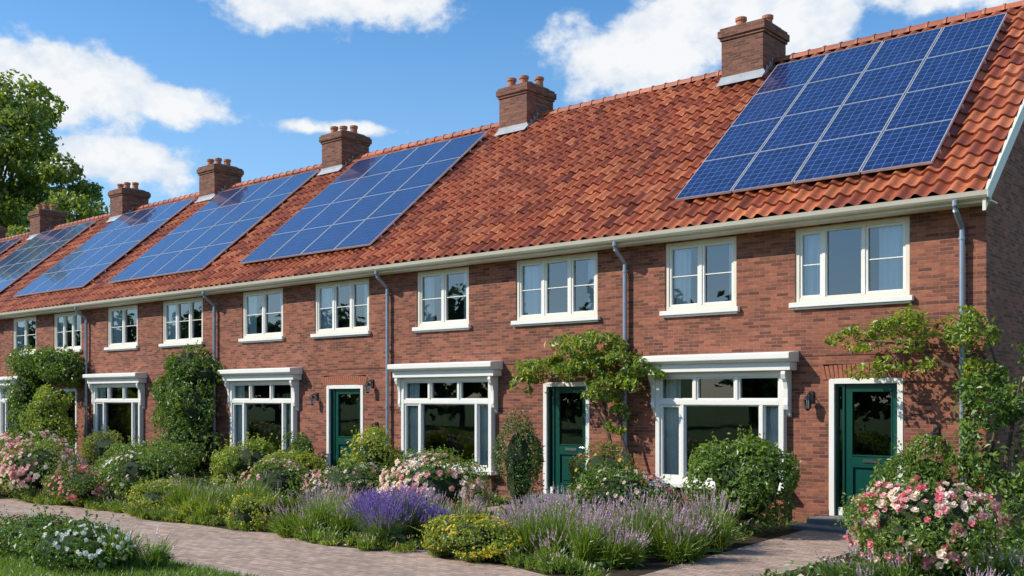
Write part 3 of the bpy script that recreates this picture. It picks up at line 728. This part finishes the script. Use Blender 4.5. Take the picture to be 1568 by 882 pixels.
climber('climbing_wisteria',(-10.85,-.35,0),[
 ([(-10.85,-.35,0),(-10.95,-.33,.8),(-11.15,-.3,1.5),(-11.2,-.35,2.0),(-11.5,-.4,2.5),(-12.0,-.45,2.75)],.05,.015),
 ([(-10.75,-.3,0),(-10.65,-.3,.9),(-10.9,-.33,1.6),(-10.75,-.35,2.2),(-10.6,-.4,2.6)],.035,.012),
 ([(-11.15,-.3,1.5),(-11.4,-.4,2.0),(-11.45,-.5,2.7),(-11.3,-.5,3.1)],.03,.01),
 ([(-11.5,-.4,2.5),(-12.2,-.5,2.5),(-12.9,-.5,2.45)],.02,.006)],
 [(-12.5,-.5,2.6,.55,.4,.28),(-11.9,-.5,2.85,.6,.42,.34),(-11.3,-.5,2.95,.55,.42,.36),(-10.8,-.45,2.7,.5,.38,.30),(-10.35,-.4,2.45,.38,.3,.22),(-11.1,-.45,2.3,.45,.3,.26),(-12.95,-.5,2.4,.3,.28,.16),(-10.9,-.35,1.7,.26,.2,.25),(-11.5,-.5,3.25,.25,.25,.12)],
 G_fresh,4400,.105,G_lime,44,core=False,K=9)
climber('climbing_wisteria',(-4.6,-.5,0),[
 ([(-4.55,-.5,0),(-4.6,-.45,1.0),(-4.5,-.45,1.9),(-4.75,-.5,2.5),(-5.4,-.55,2.9),(-6.2,-.6,3.0)],.05,.012),
 ([(-4.45,-.55,0),(-4.3,-.5,1.2),(-4.1,-.5,2.2),(-4.3,-.6,3.0),(-4.9,-.6,3.35)],.04,.01),
 ([(-4.1,-.5,2.0),(-3.6,-.6,2.4),(-3.1,-.7,2.8)],.025,.008),
 ([(-5.4,-.55,2.9),(-5.9,-.6,2.5),(-6.3,-.6,2.45)],.015,.006)],
 [(-5.0,-.55,3.25,.55,.35,.28),(-5.6,-.6,3.1,.55,.35,.26),(-6.2,-.6,3.0,.45,.3,.19),(-5.5,-.6,2.65,.45,.3,.13),(-4.6,-.5,2.95,.42,.33,.32),(-6.0,-.6,2.5,.30,.22,.10),(-4.4,-.5,2.4,.3,.25,.3)],
 G_lime,2900,.085,G_fresh,45,core=False,K=9)
climber('climbing_shrub',(-4.0,-.9,0),[([(-4.0,-.9,0),(-4.0,-.8,1.2),(-3.8,-.8,2.4)],.05,.015),([(-3.9,-.9,.4),(-3.4,-.8,1.6),(-2.9,-.8,2.6)],.03,.01)],
 [(-4.25,-.8,2.1,.40,.4,.5),(-4.0,-.9,1.4,.55,.5,.6),(-3.7,-.9,.7,.7,.6,.6),(-3.5,-.8,2.2,.6,.5,.5),(-3.1,-.9,1.4,.6,.6,.7),(-3.0,-.8,2.7,.6,.5,.4),(-2.5,-.9,2.0,.6,.5,.7)],
 G_mid,7500,.10,G_fresh,46,core=False,K=10)
shrub('green_shrub',-2.6,-1.0,1.0,.8,1.5,G_mid,3000,.09,seed=50)

# foreground
shrub('white_flower_shrub',-12.3,-10.1,.9,.6,.54,G_mid,4200,.06,seed=61,fl=([F_white],100,.035),mat2=G_fresh,K=26,sub=.36)
shrub('white_flower_shrub',-13.7,-9.95,.8,.6,.50,G_mid,3000,.06,seed=62,fl=([F_white,F_hot],70,.03),mat2=G_fresh,K=26,sub=.36)
mound('tall_meadow_flower',[(-14.1,-9.75,.6,.35),(-11.5,-9.9,.7,.4),(-12.8,-9.6,.9,.3)],.60,F_white,4500,60,63,green=G_fresh)
rng=np.random.default_rng(70); b=MB(); n=26000
P=np.stack([rng.uniform(-18,-8.6,n),-9.22-rng.random(n)**1.3*3.0,np.zeros(n)],1)
D=unit(np.stack([rng.normal(0,.35,n),rng.normal(0,.35,n),np.ones(n)],1)); blades(b,P,D,.11,.005,G_fresh,rng,.4)
b.build('lawn_grass',None,loc=(-13,-10,0))

# trees
def tree(name,x,y,h,cr,n,ls,mat,seed,clumps=26,trunk=.35):
    rng=np.random.default_rng(seed); b=MB(); cz=h*.62
    b.tube([(x,y,0),(x+.1,y,h*.25),(x-.1,y+.1,h*.5),(x,y,h*.85)],[trunk,trunk*.75,trunk*.5,trunk*.12],BARK,9)
    d=unit(rng.normal(size=(clumps,3))); r=rng.uniform(.35,.95,(clumps,1)); C=np.array([x,y,cz])+d*r*np.array([cr,cr,h*.36])
    for c in C:
        z0=h*rng.uniform(.25,.6); mid=((x+c[0])/2,(y+c[1])/2,(z0+c[2])/2+.3); b.tube([(x,y,z0),mid,tuple(c)],[trunk*.32,trunk*.2,trunk*.06],BARK,5)
    per=n//clumps
    for c in C:
        R=cr*rng.uniform(.22,.38); P,Nn,e=lumppts(c,(R,R,R*.75),per,rng,9,.5,zmin=-1,loose=.22); leaves(b,P,Nn,ls,mat,rng,.7)
    return b.build(name,None,loc=(x,y,0))
tree('deciduous_tree',-68,11.5,23.5,5.9,24000,.36,G_tree,81,46,.45)
tree('deciduous_tree',-59.5,13.0,17.2,4.3,14000,.28,G_tree,82,30,.3)
tree('deciduous_tree',-80,5.0,21,6.0,9000,.45,G_tree,83,26,.45)
b=MB(); rng=np.random.default_rng(90)
for i in range(22):
    x=-130+i*8+rng.uniform(-2,2); y=-46+rng.uniform(-4,4); h=rng.uniform(8,12.5); cr=rng.uniform(3.4,5)
    b.tube([(x,y,0),(x,y,h*.8)],[.3,.08],BARK,6)
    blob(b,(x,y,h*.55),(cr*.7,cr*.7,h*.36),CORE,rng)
    P,Nn,e=lumppts((x,y,h*.56),(cr,cr,h*.45),900,rng,16,.45,zmin=-1); leaves(b,P,Nn,.8,G_dark,rng,.7)
b.build('distant_trees',None,loc=(-40,-46,0))

# ------------------------------------------------------------------ light and sky
sd=Vector((-.54,-.58,.62)).normalized()
sun=bpy.data.lights.new('sun','SUN'); sun.energy=5.0; sun.angle=math.radians(.5); sun.color=(1,.93,.80)
so=bpy.data.objects.new('sun',sun); COL.objects.link(so); so.rotation_euler=sd.to_track_quat('Z','Y').to_euler(); so.location=(-20,-30,40)
W=bpy.data.worlds.new('World'); S.world=W; W.use_nodes=True; nt=W.node_tree; nt.nodes.clear()
out=nt.nodes.new('ShaderNodeOutputWorld'); bg=nt.nodes.new('ShaderNodeBackground'); L(nt,bg.outputs[0],out.inputs[0])
sky=nt.nodes.new('ShaderNodeTexSky'); sky.sky_type='NISHITA'; sky.sun_disc=False
sky.sun_elevation=math.asin(sd.z); sky.sun_rotation=math.atan2(sd.x,sd.y)
sky.air_density=1.0; sky.dust_density=.3; sky.ozone_density=2.5
hs=nt.nodes.new('ShaderNodeHueSaturation'); hs.inputs['Saturation'].default_value=1.28; hs.inputs['Value'].default_value=1.5; L(nt,sky.outputs[0],hs.inputs['Color'])
tc=nt.nodes.new('ShaderNodeTexCoord'); sp=nt.nodes.new('ShaderNodeSeparateXYZ'); L(nt,tc.outputs['Generated'],sp.inputs[0])
az=math_(nt,'MULTIPLY',math_(nt,'ARCTAN2',sp.outputs[0],sp.outputs[1]),57.2958)
el=math_(nt,'MULTIPLY',math_(nt,'ARCSINE',sp.outputs[2]),57.2958)
CL=[(-65,15.6,6.0,2.3,1),(-58.2,15.4,3.2,1.2,.95),(-49.5,21.1,6.6,1.5,1),(-33.5,18.4,5.0,2.6,1),(-27,19.8,6.0,2.6,1),(-17,20.3,5.0,1.5,.95),(-50.0,14.6,5,.6,.5),(-63,12.0,7,2.2,.65),
 (-75,12,6,3,1),(-175,28,25,10,1),(100,24,20,9,1),(30,26,20,8,1)]
mx=None
for (a0,e0,ra,re,w) in CL:
    da=math_(nt,'MULTIPLY',math_(nt,'SUBTRACT',az,a0),1/ra); de=math_(nt,'MULTIPLY',math_(nt,'SUBTRACT',el,e0),1/re)
    dd=math_(nt,'SQRT',math_(nt,'ADD',math_(nt,'MULTIPLY',da,da),math_(nt,'MULTIPLY',de,de)))
    v=math_(nt,'SUBTRACT',1.0-(1-w)*.9,dd)
    mx=v if mx is None else math_(nt,'MAXIMUM',mx,v)
mx=math_(nt,'MAXIMUM',mx,-1.2)
mp=nt.nodes.new('ShaderNodeMapping'); mp.inputs['Scale'].default_value=(1,1,1.35); L(nt,tc.outputs['Generated'],mp.inputs[0])
nz=noise(nt,mp.outputs[0],15,7,.58); nz2=noise(nt,mp.outputs[0],34,3,.6)
d=math_(nt,'ADD',math_(nt,'MULTIPLY',mx,.85),math_(nt,'MULTIPLY',math_(nt,'SUBTRACT',nz,.5),2.4))
mr=nt.nodes.new('ShaderNodeMapRange'); mr.interpolation_type='SMOOTHSTEP'; L(nt,d,mr.inputs[0]); mr.inputs[1].default_value=-.16; mr.inputs[2].default_value=.26
ccol=ramp(nt,math_(nt,'ADD',math_(nt,'MULTIPLY',d,.5),math_(nt,'MULTIPLY',nz2,.9)),[(.35,(5.2,6.0,7.0)),(.75,(7.6,7.7,7.8))])
hz=nt.nodes.new('ShaderNodeMapRange'); L(nt,el,hz.inputs[0]); hz.inputs[1].default_value=22; hz.inputs[2].default_value=3
skc=mixc(nt,math_(nt,'MULTIPLY',hz.outputs[0],.5),hs.outputs[0],(3.3,5.2,7.4))
L(nt,mixc(nt,math_(nt,'MULTIPLY',mr.outputs[0],.97),skc,ccol),bg.inputs[0]); bg.inputs[1].default_value=.125

cam=bpy.data.cameras.new('camera'); co=bpy.data.objects.new('camera',cam); COL.objects.link(co)
co.location=(0,-16.2,2.08); co.rotation_euler=(math.radians(90),0,math.atan2(.648,.7615))
cam.lens=35.86; cam.sensor_width=36; cam.shift_y=.1084; cam.clip_end=2000; cam.clip_start=.1
S.camera=co
S.view_settings.view_transform='Standard'; S.view_settings.look='None'; S.view_settings.exposure=0
